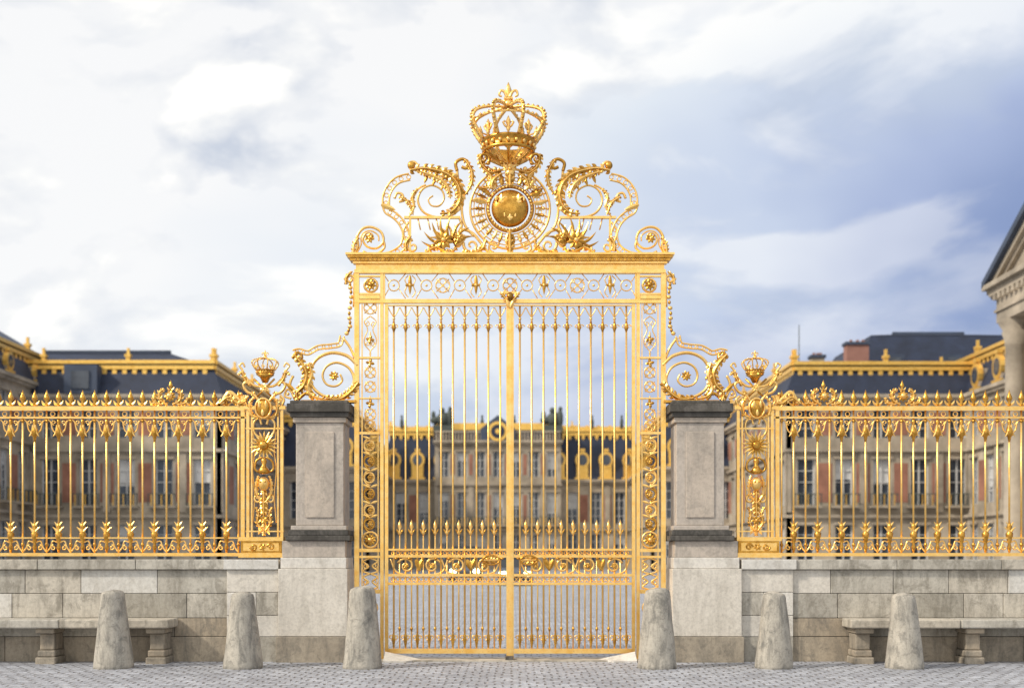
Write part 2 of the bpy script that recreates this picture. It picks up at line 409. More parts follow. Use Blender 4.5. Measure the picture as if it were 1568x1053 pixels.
# uprights and lower C scrolls
sbar(g, 628, 335, 388, 1.5)
g.sweep(spi(632, 378, 11, 2, -90, -520), V, None, 6); g.acanthus([(622, 386), (622, 372), (630, 362)], 3, 3, -3, 1)
g.sweep(cr([(626, 340), (618, 352), (620, 366), (628, 370)], 5), 1.8, None, 6)
g.sweep(spi(722, 376, 13, 2, 200, -260), V, None, 6, -1)
g.sweep(cr([(704, 350), (722, 356), (735, 370), (746, 384), (757, 388)], 6), 2.2, None, 6); g.acanthus([(708, 386), (722, 389), (738, 382), (744, 368)], 4, 6, -4, 1)
g.sweep(spi(756, 378, 9, 2, 90, 520), 1.8, None, 6, -1, 0)
# sunburst of flames with flower
for k in range(17):
    a = radians(172 + k*11.5 + (k % 3)*2); r = 41 if k % 2 else 31
    if a > radians(355): r = 22
    g.leaf((690+6*cos(a), 378+6*sin(a)), (686+r*cos(a), 374+r*sin(a)), 2.4, -2-(k % 2)*2, k % 2, 0.14*(-1)**k, 0.6)
g.flower(680, 370, 15, 9, 1, -7, 3.4); g.flower(702, 366, 8, 8, 1, -8); g.acanthus([(652, 388), (668, 380), (688, 388), (700, 380)], 4, 6, -5, 1)
g.ball(680, 370, 4, dep=-10, mat=0)
for xx in (640, 655, 668): g.sweep([(xx, 335), (xx+4, 352)], 1.1, None, 5)
# supports of the crown
g.sweep(spi(741, 245, 10, 2, 60, -420), lambda t: 2.7-1.3*t, 4, 6, -6, 1)
g.acanthus([(735, 238), (738, 254), (752, 266), (768, 262)], 4.6, 6, -6, 1)
g.acanthus([(758, 238), (768, 248), (776, 262)], 4, 4, -9, 0)
g.acanthus([(740, 262), (752, 272), (748, 288), (738, 290)], 3.8, 5, -6, 0)
g.acanthus([(768, 268), (756, 278), (752, 292)], 3.8, 4, -8, 1)
g.ball(758, 262, 3.8, dep=-9, mat=0); g.ball(748, 253, 3, dep=-9, mat=1); g.ball(768, 252, 3.4, dep=-10, mat=1)
g.sweep(cr([(742, 236), (752, 246), (760, 240), (770, 244)], 5), 1.8, None, 6, -4)
# husk chain on the flank
ch = cr([(536, 436), (538, 455), (535, 480), (536, 500), (529, 514)], 6)
for i in range(0, len(ch)-1, 2):
    g.ball(ch[i][0], ch[i][1], 2.3+1.3*((i//2) % 2), 3.4, 2.6, -1, 1-((i//2) % 2), 6, 5)
g.sweep(spi(536, 428, 7.5, 2, 0, -420), 2, None, 6, 0, 0); g.acanthus([(530, 436), (531, 424), (540, 416)], 2.6, 3, -2, 1)
g.sweep(cr([(542, 418), (542, 440), (541, 470)], 5), 1.2, None, 6)
g.mirror()
# centred pieces
g.ring(781, 320, 61, 1.9, 3.5, n=6, seg=64); g.ring(781, 320, 55.5, .9, 1.5, n=5, seg=60)
g.ring(781, 320, 34, 3.0, 4, -1, 1, seg=48); g.ring(781, 320, 39, 1, 2, seg=48)
for k in range(30):
    a = 2*pi*k/30
    P0 = lambda r: (781+r*cos(a), 320+r*sin(a))
    g.leaf(P0(39), P0(57), 2.3, -2, k % 2); g.ball(*P0(51), 2.9, dep=-3, mat=k % 2, n=6, m=4); g.ball(*P0(57.5), 1.8, n=6, m=4)
    a2 = a + pi/30; g.ring(781+46*cos(a2), 320+46*sin(a2), 3.0, .9, 1.3, n=5, seg=9)
g.ball(781, 320, 28.5, 28.5, 15, -2, 1, 32, 20)
for k in range(40):
    a = 2*pi*k/40; g.ball(781+33*cos(a), 320+33*sin(a), 2, dep=-5, mat=0, n=6, m=4)
for fx, fy, s_ in ((768, 310, 1.0), (794, 310, 1.0), (781, 334, 1.0)):
    g.leaf((fx, fy+7*s_), (fx, fy-9*s_), 3.6*s_, -14, 0)
    for sg in (-1, 1): g.sweep(cr([(fx, fy+4*s_), (fx+sg*3*s_, fy-3*s_), (fx+sg*8*s_, fy-4*s_), (fx+sg*8*s_, fy+2*s_)], 4), 1.8*s_, None, 5, -13.5, 0)
    g.box(fx-4, fx+4, fy+2, fy+4, -15.5, -12, 0)
g.lathe(781, [(2, 389), (5, 386), (2, 381), (6, 374), (3, 366), (1, 358)], -1, 8, 1); g.acanthus([(781, 392), (781, 376), (781, 352)], 4, 5, -6, 1)
g.acanthus([(781, 288), (781, 270), (781, 238)], 5, 6, -9, 1); g.flower(781, 262, 10, 7, 0, -11, 3)
for k in range(12):
    a = 2*pi*k/12
    g.sweep3([(781, 258, 0), (779+16*cos(a), 250, 16*sin(a)), (778.5+32*cos(a), 241, 32*sin(a)), (778.5+38*cos(a), 236, 38*sin(a))], 1.8, 5, k % 2)
for k in range(9):
    a = radians(192+k*19.5); g.leaf((781+36*cos(a), 320+36*sin(a)), (781+59*cos(a), 320+59*sin(a)), 4.5, -6, k % 2, .1, .6, 3)
crown(g, 778.5, 236, 1.0)
for k in range(24):
    a = 2*pi*k/24
    g.ball(778.5+59*cos(a), 190, 1.9, dep=59*sin(a), n=6, m=4)
g.obj('palace_gate', IRON)

# ---- scroll ornament over the pillars
s = MB()
p = cr([(543, 548), (536, 532), (526, 518)], 6); s.sweep(p, 2, None, 6)
p = cr([(527, 515), (522, 529), (506, 533), (488, 535), (472, 543), (458, 540), (450, 542)], 7); ladder(s, p, 6, 1.4, 10, 2.2)
s.sweep(spi(456, 548, 9, 2, -120, 300), 2.2, 3, 6, -1, 1)
s.acanthus([(450, 543), (462, 556), (470, 572), (466, 590), (455, 603), (458, 614)], 5.6, 8, -4, 1)
s.acanthus([(474, 556), (478, 575), (472, 594), (480, 607), (500, 612)], 4.6, 8, -4, 0)
s.sweep(cr([(548, 560), (532, 545), (508, 540), (486, 549), (475, 569), (479, 592), (496, 606), (518, 608), (536, 598), (542, 580), (534, 563), (516, 555), (500, 561), (494, 575), (500, 588), (514, 591), (524, 583), (521, 573)], 6), lambda t: 2.8-1.3*t, lambda t: 4.5-1.5*t, 6)
s.flower(512, 576, 8, 8, 1, -5)
s.acanthus([(500, 610), (522, 611), (540, 598), (549, 586)], 5.4, 6, -5, 1)
s.sweep(cr([(455, 614), (470, 602), (480, 612)], 5), 2.6, None, 6, -3, 1); s.box(462, 546, 613, 617, -8, 8, 1)
s.sweep(cr([(449, 575), (444, 590), (452, 612)], 6), 2.2, None, 6)
s.leaf((452, 600), (438, 586), 3.4, -3, 1)
s.sweep(cr([(446, 610), (436, 606), (440, 596), (447, 600)], 5), 1.8, None, 6)
s.obj('gilded_scroll_ornament', IRON); s.obj('gilded_scroll_ornament', IRON, flip=True)

# ---- gilded pilaster with crown
s = MB(); C = 405
s.box(369, 437, 846, 853, -18, 18); s.box(372, 434, 828, 846, -14, 14, 1); s.box(369, 437, 822, 828, -18, 18)
s.box(376, 430, 831, 843, -15.5, -14, 0)
for sg in (-1, 1):
    s.sweep(spi(C+sg*13, 837, 6, 1.2, 180, 180+sg*460), 1.4, None, 6, -16, 1)
s.flower(C, 837, 6, 6, 1, -17)
for x in (380, 386, 426, 432): sbar(s, x, 628, 822, 1.2 if x in (386, 426) else 2.2, hd=3)
s.box(377, 435, 655, 657, -4, 4); s.box(377, 435, 812, 814, -4, 4); s.box(374, 438, 622, 627, -6, 6)
s.box(368, 374, 604, 822, 2, 6)
for sg in (-1, 1):
    X = lambda v: C + sg*v
    s.sweep(cr([(X(2), 672), (X(14), 664), (X(16), 648), (X(8), 640), (X(4), 650)], 5), 1.7, None, 6, -3)
    s.sweep(cr([(X(3), 700), (X(12), 706), (X(14), 718), (X(6), 724)], 5), 1.8, None, 6, -3, 1)
    s.sweep(spi(X(9), 764, 7, 1.5, -90, -90+sg*420), 1.8, None, 6, -3)
    s.acanthus([(X(2), 812), (X(10), 800), (X(8), 786), (X(13), 776)], 2.8, 6, -4, 1)
    s.acanthus([(X(1), 770), (X(10), 758), (X(11), 740), (X(8), 728)], 2.6, 6, -5, 0)
    s.leaf((X(3), 806), (X(9), 818), 2.6, -3, 0)
    s.sweep(cr([(X(18), 660), (X(15), 690), (X(18), 720), (X(15), 760), (X(18), 800)], 6), 1, None, 5)
    s.sweep(cr([(X(4), 622), (X(14), 606), (X(26), 600), (X(32), 590), (X(26), 584), (X(21), 591)], 6), 2.2, 3, 6, -1)
    s.sweep(cr([(X(3), 592), (X(16), 590), (X(28), 578), (X(34), 566), (X(38), 560), (X(33), 556), (X(30), 562)], 6), lambda t: 2.1-.8*t, None, 6, -1)
    s.acanthus([(X(22), 590), (X(30), 580), (X(33), 570), (X(40), 575)], 2.8, 5, -3, 1)
    s.sweep([(X(16), 580), (X(-12), 608)], 1.6, None, 6, -2, 1)
    s.flower(X(17), 603, 4.5, 6, 1, -3); s.ball(X(36), 603, 2.6)
    s.acanthus([(X(2), 640), (X(18), 636), (X(21), 618), (X(14), 608)], 3, 6, -6, 0)
    s.sweep(cr([(X(26), 622), (X(30), 612), (X(24), 606)], 5), 1.8, None, 6)
s.flower(C, 682, 22, 18, 0, -4, 1.7); s.flower(C, 682, 16, 14, 1, -5, 1.8); s.ball(C, 682, 7.5, 7.5, 6, -7, 1, 12, 8)
s.ball(C, 626, 12, 15, 8, -6, 1, 14, 10); s.ring(C, 626, 12, 1.8, 2.4, -9, 0, ry=15)
for fx, fy in ((-5, 620), (5, 620), (0, 633)): s.leaf((C+fx, fy+5), (C+fx, fy-5), 2.2, -14, 0)
s.ball(C, 741, 8.5, 11, 8, -6, 0, 12, 8); s.lathe(C, [(7, 726), (10, 722), (6, 716), (3, 712), (5, 706), (2, 700)], -4, 8, 1)
s.ball(C-3.5, 738, 1.6, dep=-13, mat=1); s.ball(C+3.5, 738, 1.6, dep=-13, mat=1); s.leaf((C, 737), (C, 745), 1.8, -14, 0)
s.acanthus([(C, 752), (C, 775), (C, 790)], 4.6, 6, -5, 1); s.flower(C, 796, 8, 7, 1, -5); s.acanthus([(C, 802), (C, 811), (C, 820)], 3, 4, -4, 0)
crown(s, C+1, 573, 0.34)
s.flower(C, 594, 7, 8, 0, -5)
s.lathe(C+1, [(4, 586), (8, 578), (14, 574)], 0, 10, 1)
s.obj('gilded_pilaster', IRON); s.obj('gilded_pilaster', IRON, flip=True)

# ---- fences
def finial(mb, x, y, S=1.0, dep=5):
    mb.lathe(x, [(2*S, y), (3.6*S, y-3*S), (2*S, y-6*S), (5.0*S, y-11*S), (4.4*S, y-14*S), (2.1*S, y-19*S), (0.3*S, y-25*S)], dep, 7, 1, sq=0.8)
    for sg in (-1, 1): mb.leaf((x, y-2*S), (x+sg*7.5*S, y-9*S), 1.8*S, dep-1, 0, 0.2*sg)
def fence(flip, bigs):
    s = MB(); D = 5
    x0, x1 = -520, 376; st = 18.4
    s.box(x0, x1, 621.5, 628, D-5, D+5, 0); s.box(x0, x1, 637.5, 640, D-3, D+3, 0)
    s.box(x0, x1, 846, 851, D-5, D+5, 0); s.box(x0, x1, 822, 824, D-3, D+3, 0)
    n = int((x1-x0)/st)
    for i in range(n):
        x = x1 - 12 - i*st
        bar(s, x, 628, 848, 1.55, 0, 6, D)
        if not any(abs(x-b) < 20 for b in bigs): finial(s, x, 621, 1.0, D)
        s.ring(x+st/2, 633, 3.4, 0.9, 1.3, D, n=5, seg=10)
        if i % 2 == 1:
            s.lathe(x, [(1.5, 640), (3.2, 645), (2.4, 649), (5.2, 658), (6.2, 665), (3, 668), (2, 673), (1, 679)], D, 8, 1)
            for sg in (-1, 1):
                s.sweep(cr([(x+sg*2, 664), (x+sg*9, 658), (x+sg*12, 646), (x+sg*17, 641)], 5), 1.2, None, 5, D)
                s.sweep(spi(x+sg*7, 646, 4.2, 1, 90, 90-sg*380), 1.0, None, 5, D)
                s.leaf((x+sg*2, 650), (x+sg*8, 668), 2.2, D-3, 0, 0.15*sg)
            s.lathe(x, [(1, 846), (3.6, 838), (2, 832), (5, 822), (5.6, 816), (2.4, 812), (4.4, 806), (1, 798)], D, 8, 1)
            for sg in (-1, 1):
                s.leaf((x, 824), (x+sg*9, 806), 2.2, D-2, 0, -0.15*sg); s.leaf((x, 815), (x+sg*6, 798), 1.8, D-2, 0, -0.1*sg)
                s.sweep(cr([(x+sg*2, 830), (x+sg*9, 828), (x+sg*13, 838), (x+sg*18, 844)], 5), 1.3, None, 5, D)
                s.sweep(spi(x+sg*8, 838, 4.5, 1.2, -90, -90+sg*400), 1.1, None, 5, D)
        else:
            s.lathe(x, [(1, 838), (3, 834), (1, 829)], D, 6, 1)
            s.lathe(x, [(1, 648), (2.8, 644), (1, 640)], D, 6, 1)
    for b in bigs:
        s.flower(b, 606, 9, 9, 1, D-4); s.ball(b, 606, 5, dep=D-6, mat=0); finial(s, b, 598, 0.7, D)
        for sg in (-1, 1):
            s.acanthus([(b+sg*4, 619), (b+sg*15, 612), (b+sg*16, 600), (b+sg*8, 596)], 3.4, 5, D-3, 1)
            s.acanthus([(b+sg*12, 619), (b+sg*24, 616), (b+sg*27, 608)], 2.8, 4, D-3, 1)
    s.sweep(cr([(338, 619), (346, 604), (352, 600), (360, 606), (372, 616), (378, 605)], 6), 3, 4, 6, D-2); s.acanthus([(336, 618), (350, 608), (366, 618), (378, 612)], 3.8, 7, D-5, 1)
    s.sweep(spi(351, 606, 8, 2, 0, 420), 2, None, 6, D-4)
    return s.obj('gilded_fence', IRON, flip=flip)
fence(False, [260, -115]); fence(True, [1562-1262, 1562-1383, 1562-1640, -150])

# ================================================================== STONEWORK
SM = [STONE, STONEL, STONES, STONED, STONEB]
def pillar(flip):
    s = MB()
    s.box(430, 540, 972, 1013, -39, 46, 4); s.box(433, 537, 870, 971.4, -36, 43, 1)
    s.box(436, 535, 853, 869.6, -33, 42, 1); s.box(438, 533, 828, 852.6, -31, 40, 2)
    s.box(444, 541, 820, 827.7, -37, 46, 3); s.box(447, 538, 812, 819.8, -34, 43, 3); s.box(451, 535, 805, 811.8, -31, 40, 2)
    s.box(458, 530, 650, 804.8, -27, 36, 2)
    s.box(473, 516, 664, 793, -29.0, -27.2, 2)
    s.box(454, 534, 642, 649.8, -30, 39, 2); s.box(450, 538, 635, 641.8, -34, 43, 3)
    s.box(446, 541, 622, 634.8, -38, 47, 3); s.box(450, 537, 617, 621.8, -33, 42, 3)
    return s.obj('stone_gate_pillar', SM, flip=flip, bevel=0.015)
pillar(False); pillar(True)
def wall(flip, seed):
    random.seed(seed)
    s = MB()
    s.box(350, 432.4, 856, 871, -33, 32, 1)
    for y0, y1 in ((871.6, 905), (905.6, 940), (940.6, 972), (972.6, 1013)):
        s.box(354, 398 if y0 < 930 and y0 > 900 else 432, y0, y1, -28, 28, 1 if y0 < 960 else 0)
        if 900 < y0 < 930: s.box(398.6, 432, y0, y1, -28, 28, 0)
    x = 349.4
    while x > -520:
        w = random.uniform(120, 170); s.box(x-w, x, 856, 871, -30, 30, 0); x -= w+0.7
    for y0, y1, m in ((871.7, 907, 0), (907.7, 944, 0), (944.7, 972, 4), (972.7, 1013, 4)):
        x = 353.3
        while x > -520:
            w = random.uniform(55, 115); s.box(x-w, x, y0, y1, -22-random.uniform(0, 1.4), 24, m if random.random() < .7 else (1 if m == 0 else 0)); x -= w+0.7
    s.box(-520, 353, 873, 1012, -20, 22, 3)
    return s.obj('stone_wall', SM, flip=flip, bevel=0.008)
wall(False, 3); wall(True, 5)
def bench(flip):
    s = MB()
    s.box(-40, 118, 944, 957, -74, -23.5, 0); s.box(118.7, 280, 944, 957, -74, -23.5, 0)
    s.box(-200, -40.7, 944, 957, -74, -23.5, 0)
    for lx in (-150, -70, 95, 258):
        s.box(lx-14, lx+14, 957.3, 965, -68, -24, 4)
        s.box(lx-11, lx+11, 965.2, 990, -58, -24, 4)
        s.box(lx-13, lx+13, 990.2, 1000, -62, -24, 4); s.box(lx-15, lx+15, 1000.2, 1013, -66, -24, 4)
    return s.obj('stone_bench', SM, flip=flip, bevel=0.02)
bench(False); bench(True)
def bollard(xw, h, rb, rt, seed):
    random.seed(seed); n = 28; vs = []
    prof = [(rb*1.04, -0.02), (rb*1.03, 0.05), (rb, 0.12)] + [(rb+(rt-rb)*t, 0.12+(h-0.24)*t) for t in (0.1, .2, .3, .4, .5, .6, .7, .8, .9, 1)] + [(rt*.97, h-.07), (rt*.88, h-.03), (rt*.64, h-.008), (rt*.25, h)]
    ph = [random.uniform(0, 6.28) for _ in range(6)]
    for r, z in prof:
        for k in range(n):
            a = 2*pi*k/n
            rr = r*(1+0.014*sin(3*a+ph[0]+z*3)+0.010*sin(5*a+ph[1]-z*5)+0.006*sin(z*13+ph[2])+random.uniform(-.003, .003))
            vs.append((rr*cos(a)+0.015*sin(z*2+ph[3]), rr*sin(a), z+0.012*sin(a+ph[4])*(z > h-.2)))
    s = MB(); L = len(prof)
    s.add(vs, [(i*n+k, i*n+(k+1) % n, (i+1)*n+(k+1) % n, (i+1)*n+k) for i in range(L-1) for k in range(n)] + [tuple(range(n)), tuple((L-1)*n+k for k in range(n))], 0, True)
    o = s.obj('stone_bollard', [BOLL]); o.location = (xw, -1.25, 0); o.rotation_euler = (0, 0, seed)
for i, (px, top, rb, rt) in enumerate(((173, 903, 29, 18), (372, 906, 29, 18), (554, 897, 29, 20), (1007, 900, 29, 20), (1185, 906, 28, 18), (1384, 908, 28, 18))):
    k = 16.75/18/100
    bollard((px-784)*k+0.03, 1.6-(top-850)*k, rb*k, rt*k, i+1)
s = MB(); s.wbox(-1.98, 1.98, -0.30, 0.25, -0.1, 0.022, 0)
for q in (-1, 1):
    s.add([(q*1.9, -.42, .024), (q*1.55, -.42, .024), (q*1.35, -.1, .024), (q*1.9, -.1, .14), (q*1.9, -.42, -.02), (q*1.55, -.42, -.02), (q*1.35, -.1, -.02), (q*1.9, -.1, -.02)], [(0, 1, 2, 3), (0, 4, 5, 1), (1, 5, 6, 2), (2, 6, 7, 3), (3, 7, 4, 0)], 1)
s.wbox(-0.07, 0.05, -0.22, 0.0, 0.0, 0.07, 3)
s.obj('stone_threshold', SM)

# ================================================================== GROUND
m, nt, b = mat_new('cobblestones'); gg = geo(nt)
mp = N(nt, 'ShaderNodeMapping'); nt.links.new(gg.outputs['Position'], mp.inputs['Vector'])
wob = N(nt, 'ShaderNodeTexNoise'); wob.inputs['Scale'].default_value = 2.6; wob.inputs['Detail'].default_value = 4; nt.links.new(gg.outputs['Position'], wob.inputs['Vector'])
add = N(nt, 'ShaderNodeVectorMath', operation='MULTIPLY_ADD'); nt.links.new(wob.outputs['Color'], add.inputs[0]); add.inputs[1].default_value = (.16, .16, 0); nt.links.new(mp.outputs[0], add.inputs[2])
bt = N(nt, 'ShaderNodeTexBrick'); nt.links.new(add.outputs[0], bt.inputs['Vector'])
bt.inputs['Scale'].default_value = 1; bt.inputs['Brick Width'].default_value = .21; bt.inputs['Row Height'].default_value = .17
bt.inputs['Mortar Size'].default_value = .016; bt.inputs['Mortar Smooth'].default_value = .7; bt.inputs['Bias'].default_value = 0
bt.inputs['Color1'].default_value = (.54, .56, .61, 1); bt.inputs['Color2'].default_value = (.38, .39, .43, 1); bt.inputs['Mortar'].default_value = (.20, .19, .19, 1)
big = ramp(nt, noise(nt, gg.outputs['Position'], .6, 8, .65), [(.3, .72), (.7, 1.12)])
c = mixc(nt, 1.0, bt.outputs['Color'], big, 'MULTIPLY')
fine = ramp(nt, noise(nt, gg.outputs['Position'], 30, 4, .7), [(.35, .82), (.6, 1.0)])
c = mixc(nt, 1.0, c, fine, 'MULTIPLY')
nt.links.new(c, b.inputs['Base Color']); b.inputs['Roughness'].default_value = .55
hh = math_(nt, 'SUBTRACT', noise(nt, gg.outputs['Position'], 7, 4, .6), bt.outputs['Fac'])
bump(nt, b, hh, 1.0, .05)
s = MB(); s.add([(-2500, -2500, 0), (2500, -2500, 0), (2500, 2500, 0), (-2500, 2500, 0)], [(0, 1, 2, 3)])
s.obj('ground', [m])

# ================================================================== PALACE
class Fr:
    def __init__(s, mb, ox, oy, dx, dy): s.mb, s.ox, s.oy, s.dx, s.dy = mb, ox, oy, dx, dy; s.nx, s.ny = dy, -dx
    def p(s, u, n, z): return (s.ox+s.dx*u+s.nx*n, s.oy+s.dy*u+s.ny*n, z)
    def box(s, u0, u1, z0, z1, n0, n1, mat):
        vs = [s.p(u, n, z) for u in (u0, u1) for z in (z0, z1) for n in (n0, n1)]
        s.mb.add(vs, [(0, 1, 3, 2), (4, 6, 7, 5), (0, 4, 5, 1), (2, 3, 7, 6), (0, 2, 6, 4), (1, 5, 7, 3)], mat)
def facade(mb, ox, oy, dx, dy, L, floors, bay=3.4, ww=1.5, brick=True, balc=None):
    F = Fr(mb, ox, oy, dx, dy)
    n = max(1, round(L/bay)); bw = L/n
    top = floors[-1][3]
    F.box(0.05, L-0.05, 0, top-.05, -.5, -.35, GL)
    for fi, (z0, w0, w1, z1) in enumerate(floors):
        for i in range(n+1):
            c_ = i*bw; a = max(0, c_-(bw-ww)/2); e = min(L, c_+(bw-ww)/2)
            F.box(a, e, z0, z1, -.35, 0, ST)
            if brick and fi > 0 and 0 < i < n and e-a > .9: F.box(a+.26, e-.26, w0+.2, w1-.3, 0, .03, BR)
            if not brick or (fi == 1 and i % 2 == 0): F.box(max(0, c_-.3), min(L, c_+.3), z0+.2, z1-.25, .031, .16, ST)
        for i in range(n):
            u = i*bw+(bw-ww)/2; e = u+ww
            F.box(u, e, z0, w0, -.35, -.02, ST); F.box(u, e, w1, z1, -.35, -.02, ST)
            if w1 < z1-.5: F.box(u-.15, e+.15, w1+.02, w1+.22, -.02, .14, ST)
            F.box(u, u+.1, w0, w1, -.34, -.2, WH); F.box(e-.1, e, w0, w1, -.34, -.2, WH); F.box((u+e)/2-.05, (u+e)/2+.05, w0, w1, -.34, -.2, WH)
            if random.random() < .35: F.box(u+.1, e-.1, w0+(w1-w0)*random.uniform(.3, .75), w1, -.345, -.33, WH)   # drawn blind
            nb = max(2, int((w1-w0)/.75))
            for k in range(nb+1):
                zz = w0+(w1-w0)*k/nb; F.box(u+.1, e-.1, max(w0, zz-.03), min(w1, zz+.03), -.325, -.22, WH)
            if balc == fi:
                F.box(u-.4, e+.4, w0-.25, w0-.1, 0, .7, ST); F.box(u-.4, e+.4, w0+.8, w0+.87, .6, .68, DK)
                for k in range(9): F.box(u-.4+k*(ww+.8)/8.3, u-.34+k*(ww+.8)/8.3, w0-.1, w0+.8, .61, .67, GO if k % 3 == 1 else DK)
        F.box(-.1, L+.1, z1-.22, z1+.02, .001, .3, ST)
    F.box(-.2, L+.2, top+.02, top+.3, -.5, .5, ST)
FL = [(0, .9, 4.0, 4.8), (4.8, 5.6, 9.2, 10.0), (10.0, 10.9, 13.2, 14.0)]
FC = [(0, .6, 4.1, 4.7), (4.7, 5.3, 9.0, 10.2)]
def mansard(mb, x0, x1, y0, y1, z0, z1, ins, zr=None, gold=True, dorm=2.8, sides='F', ridge=3.5, rm=SL):
    q = [(x0, y0), (x1, y0), (x1, y1), (x0, y1)]; r = [(x0+ins, y0+ins), (x1-ins, y0+ins), (x1-ins, y1-ins), (x0+ins, y1-ins)]
    vs = [(a, b_, z0) for a, b_ in q]+[(a, b_, z1) for a, b_ in r]
    mb.add(vs, [(0, 1, 5, 4), (1, 2, 6, 5), (2, 3, 7, 6), (3, 0, 4, 7), (4, 5, 6, 7)], SL)
    if zr:
        i2 = min(ridge, (x1-x0)/2-ins-.2, (y1-y0)/2-ins-.2)
        t = [(a, b_, z1+.06) for a, b_ in r]+[(r[0][0]+i2, r[0][1]+i2, zr), (r[1][0]-i2, r[1][1]+i2, zr), (r[2][0]-i2, r[2][1]-i2, zr), (r[3][0]+i2, r[3][1]-i2, zr)]
        mb.add(t, [(0, 1, 5, 4), (1, 2, 6, 5), (2, 3, 7, 6), (3, 0, 4, 7), (4, 5, 6, 7)], rm)
        mb.wbox(r[0][0]+i2-.15, r[1][0]-i2+.15, r[0][1]+i2-.15, r[0][1]+i2+.15, zr-.02, zr+.2, LD)
    if gold:
        for (ax, ay), (bx_, by_) in ((r[0], r[1]), (r[1], r[2]), (r[3], r[0])):
            L = math.hypot(bx_-ax, by_-ay); dx, dy = (bx_-ax)/L, (by_-ay)/L
            F = Fr(mb, ax, ay, dx, dy)
            F.box(-.1, L+.1, z1-.08, z1+.22, .0, .28, GO); F.box(-.2, L+.2, z1+.34, z1+.62, -.05, .4, GO); F.box(-.1, L+.1, z1+.22, z1+.34, -.05, .15, DK)
            k = .2
            while k < L:
                F.box(k, k+.35, z1-.45, z1-.1, .12, .22, GO); F.box(k+.1, k+.25, z1-.62, z1-.45, .12, .2, GO); k += .8
            k = 0
            while k <= L+.01:
                c_ = F.p(k, .15, 0)
                for rr, a, b_ in ((.16, .62, .9), (.24, .9, 1.1), (.1, 1.1, 1.6)):
                    mb.wbox(c_[0]-rr, c_[0]+rr, c_[1]-rr, c_[1]+rr, z1+a, z1+b_, GO)
                k += max(L/max(1, round(L/7)), 2)
    def dormers(ax, ay, dx, dy, L):
        n = max(1, int(L/dorm)); F = Fr(mb, ax, ay, dx, dy); H = z1-z0
        for i in range(n):
            u = (i+.5)*L/n; zc = z0+H*.40; R = min(.85, H*.3)
            F.box(u-R*.8, u+R*.8, z0+.05, zc+R*.7, -1.6, -.02, GO if H > 3 else ST)
            for rad, mt, nn in ((R, GO, .06), (R*.68, GL, .1)):
                vs = []; K = 14
                for d_ in (-.3, nn):
                    for k in range(K): vs.append(F.p(u+rad*cos(2*pi*k/K), d_, zc+R*.15+rad*1.15*sin(2*pi*k/K)))
                mb.add(vs, [tuple(range(K)), tuple(range(K, 2*K))]+[(k, (k+1) % K, K+(k+1) % K, K+k) for k in range(K)], mt)
            F.box(u-R*.35, u+R*.35, zc+R*1.35, zc+R*1.7, -.3, .08, GO)
            F.box(u-R*1.05, u+R*1.05, z0+.02, z0+.25, -.3, .12, GO)
    if 'F' in sides: dormers(x0+.8, y0, 1, 0, x1-x0-1.6)
    if 'R' in sides: dormers(x1, y0+.8, 0, 1, y1-y0-1.6)
    if 'L' in sides: dormers(x0, y1-.8, 0, -1, y1-y0-1.6)
def chimney(mb, x, y, z0, z1, w=1.6, d=1.0, mt=None):
    mb.wbox(x-w/2, x+w/2, y-d/2, y+d/2, z0, z1, CH if mt is None else mt); mb.wbox(x-w/2-.12, x+w/2+.12, y-d/2-.12, y+d/2+.12, z1, z1+.25, LD)
    for k in (-.4, .1, .5): mb.wbox(x+k*w*.6-.1, x+k*w*.6+.1, y-.1, y+.1, z1+.25, z1+.5, CH)

# left wing
p = MB()
p.wbox(-45, -23.4, 75.6, 110, 0, 13.9, ST)
facade(p, -38, 75, 1, 0, 15, FL, 3.0, 1.4, balc=1); facade(p, -23, 75, 0, 1, 35, FL, 3.6, 1.5)
mansard(p, -45, -22.8, 74.8, 110, 14.3, 16.5, 1.0, 18.6, True, 9.0, '', 5)
p.wbox(-75, -38.4, 62.6, 90, 0, 14.9, ST)
facade(p, -75, 62, 1, 0, 37, [(0, .9, 4.2, 5), (5, 5.8, 9.6, 10.5), (10.5, 11.4, 14, 15)], 3.4, 1.5, balc=1)
facade(p, -38, 62, 0, 1, 13, [(0, .9, 4.2, 5), (5, 5.8, 9.6, 10.5), (10.5, 11.4, 14, 15)], 3.2, 1.5, balc=1)
mansard(p, -75, -37.8, 61.8, 90, 15.3, 17.4, 1.0, 22.0, True, 5.0, 'R', 7, LD)
p.wbox(-35.2, -32.6, 74.4, 77, 14.3, 16.6, LD); p.wbox(-34.6, -33.2, 74.3, 74.39, 14.7, 16.1, GL)
p.obj('palace_wing', PAL)
# right wing
p = MB()
p.wbox(22.3, 36, 75.6, 110, 0, 13.9, ST)
facade(p, 21.8, 75, 1, 0, 15, FL, 3.0, 1.4, balc=1); facade(p, 21.8, 110, 0, -1, 35, FL, 3.6, 1.5)
mansard(p, 21.6, 38, 74.8, 110, 14.3, 16.4, 1.0, 17.4, True, 9.0, '', 4)
p.wbox(36.6, 75, 66.6, 92, 0, 14.9, ST)
facade(p, 36, 75, 0, -1, 9, FL, 3.0, 1.4); facade(p, 36, 66, 1, 0, 39, FL, 3.4, 1.5)
mansard(p, 35.8, 75, 65.8, 92, 14.3, 17.0, 1.2, 18.0, True, 4.0, 'L', 5)
p.wbox(29.6, 46, 84, 100, 14, 17.2, ST); mansard(p, 29.4, 46.4, 83.6, 100.4, 17.2, 21.0, 2.4, 21.7, False, 60, '', 3)
for xx in (33.2, 38.2, 42.5):
    p.wbox(xx-.8, xx+.8, 83.7, 87, 17.2, 19.0, LD); p.wbox(xx-.5, xx+.5, 83.6, 83.69, 17.5, 18.7, GL)
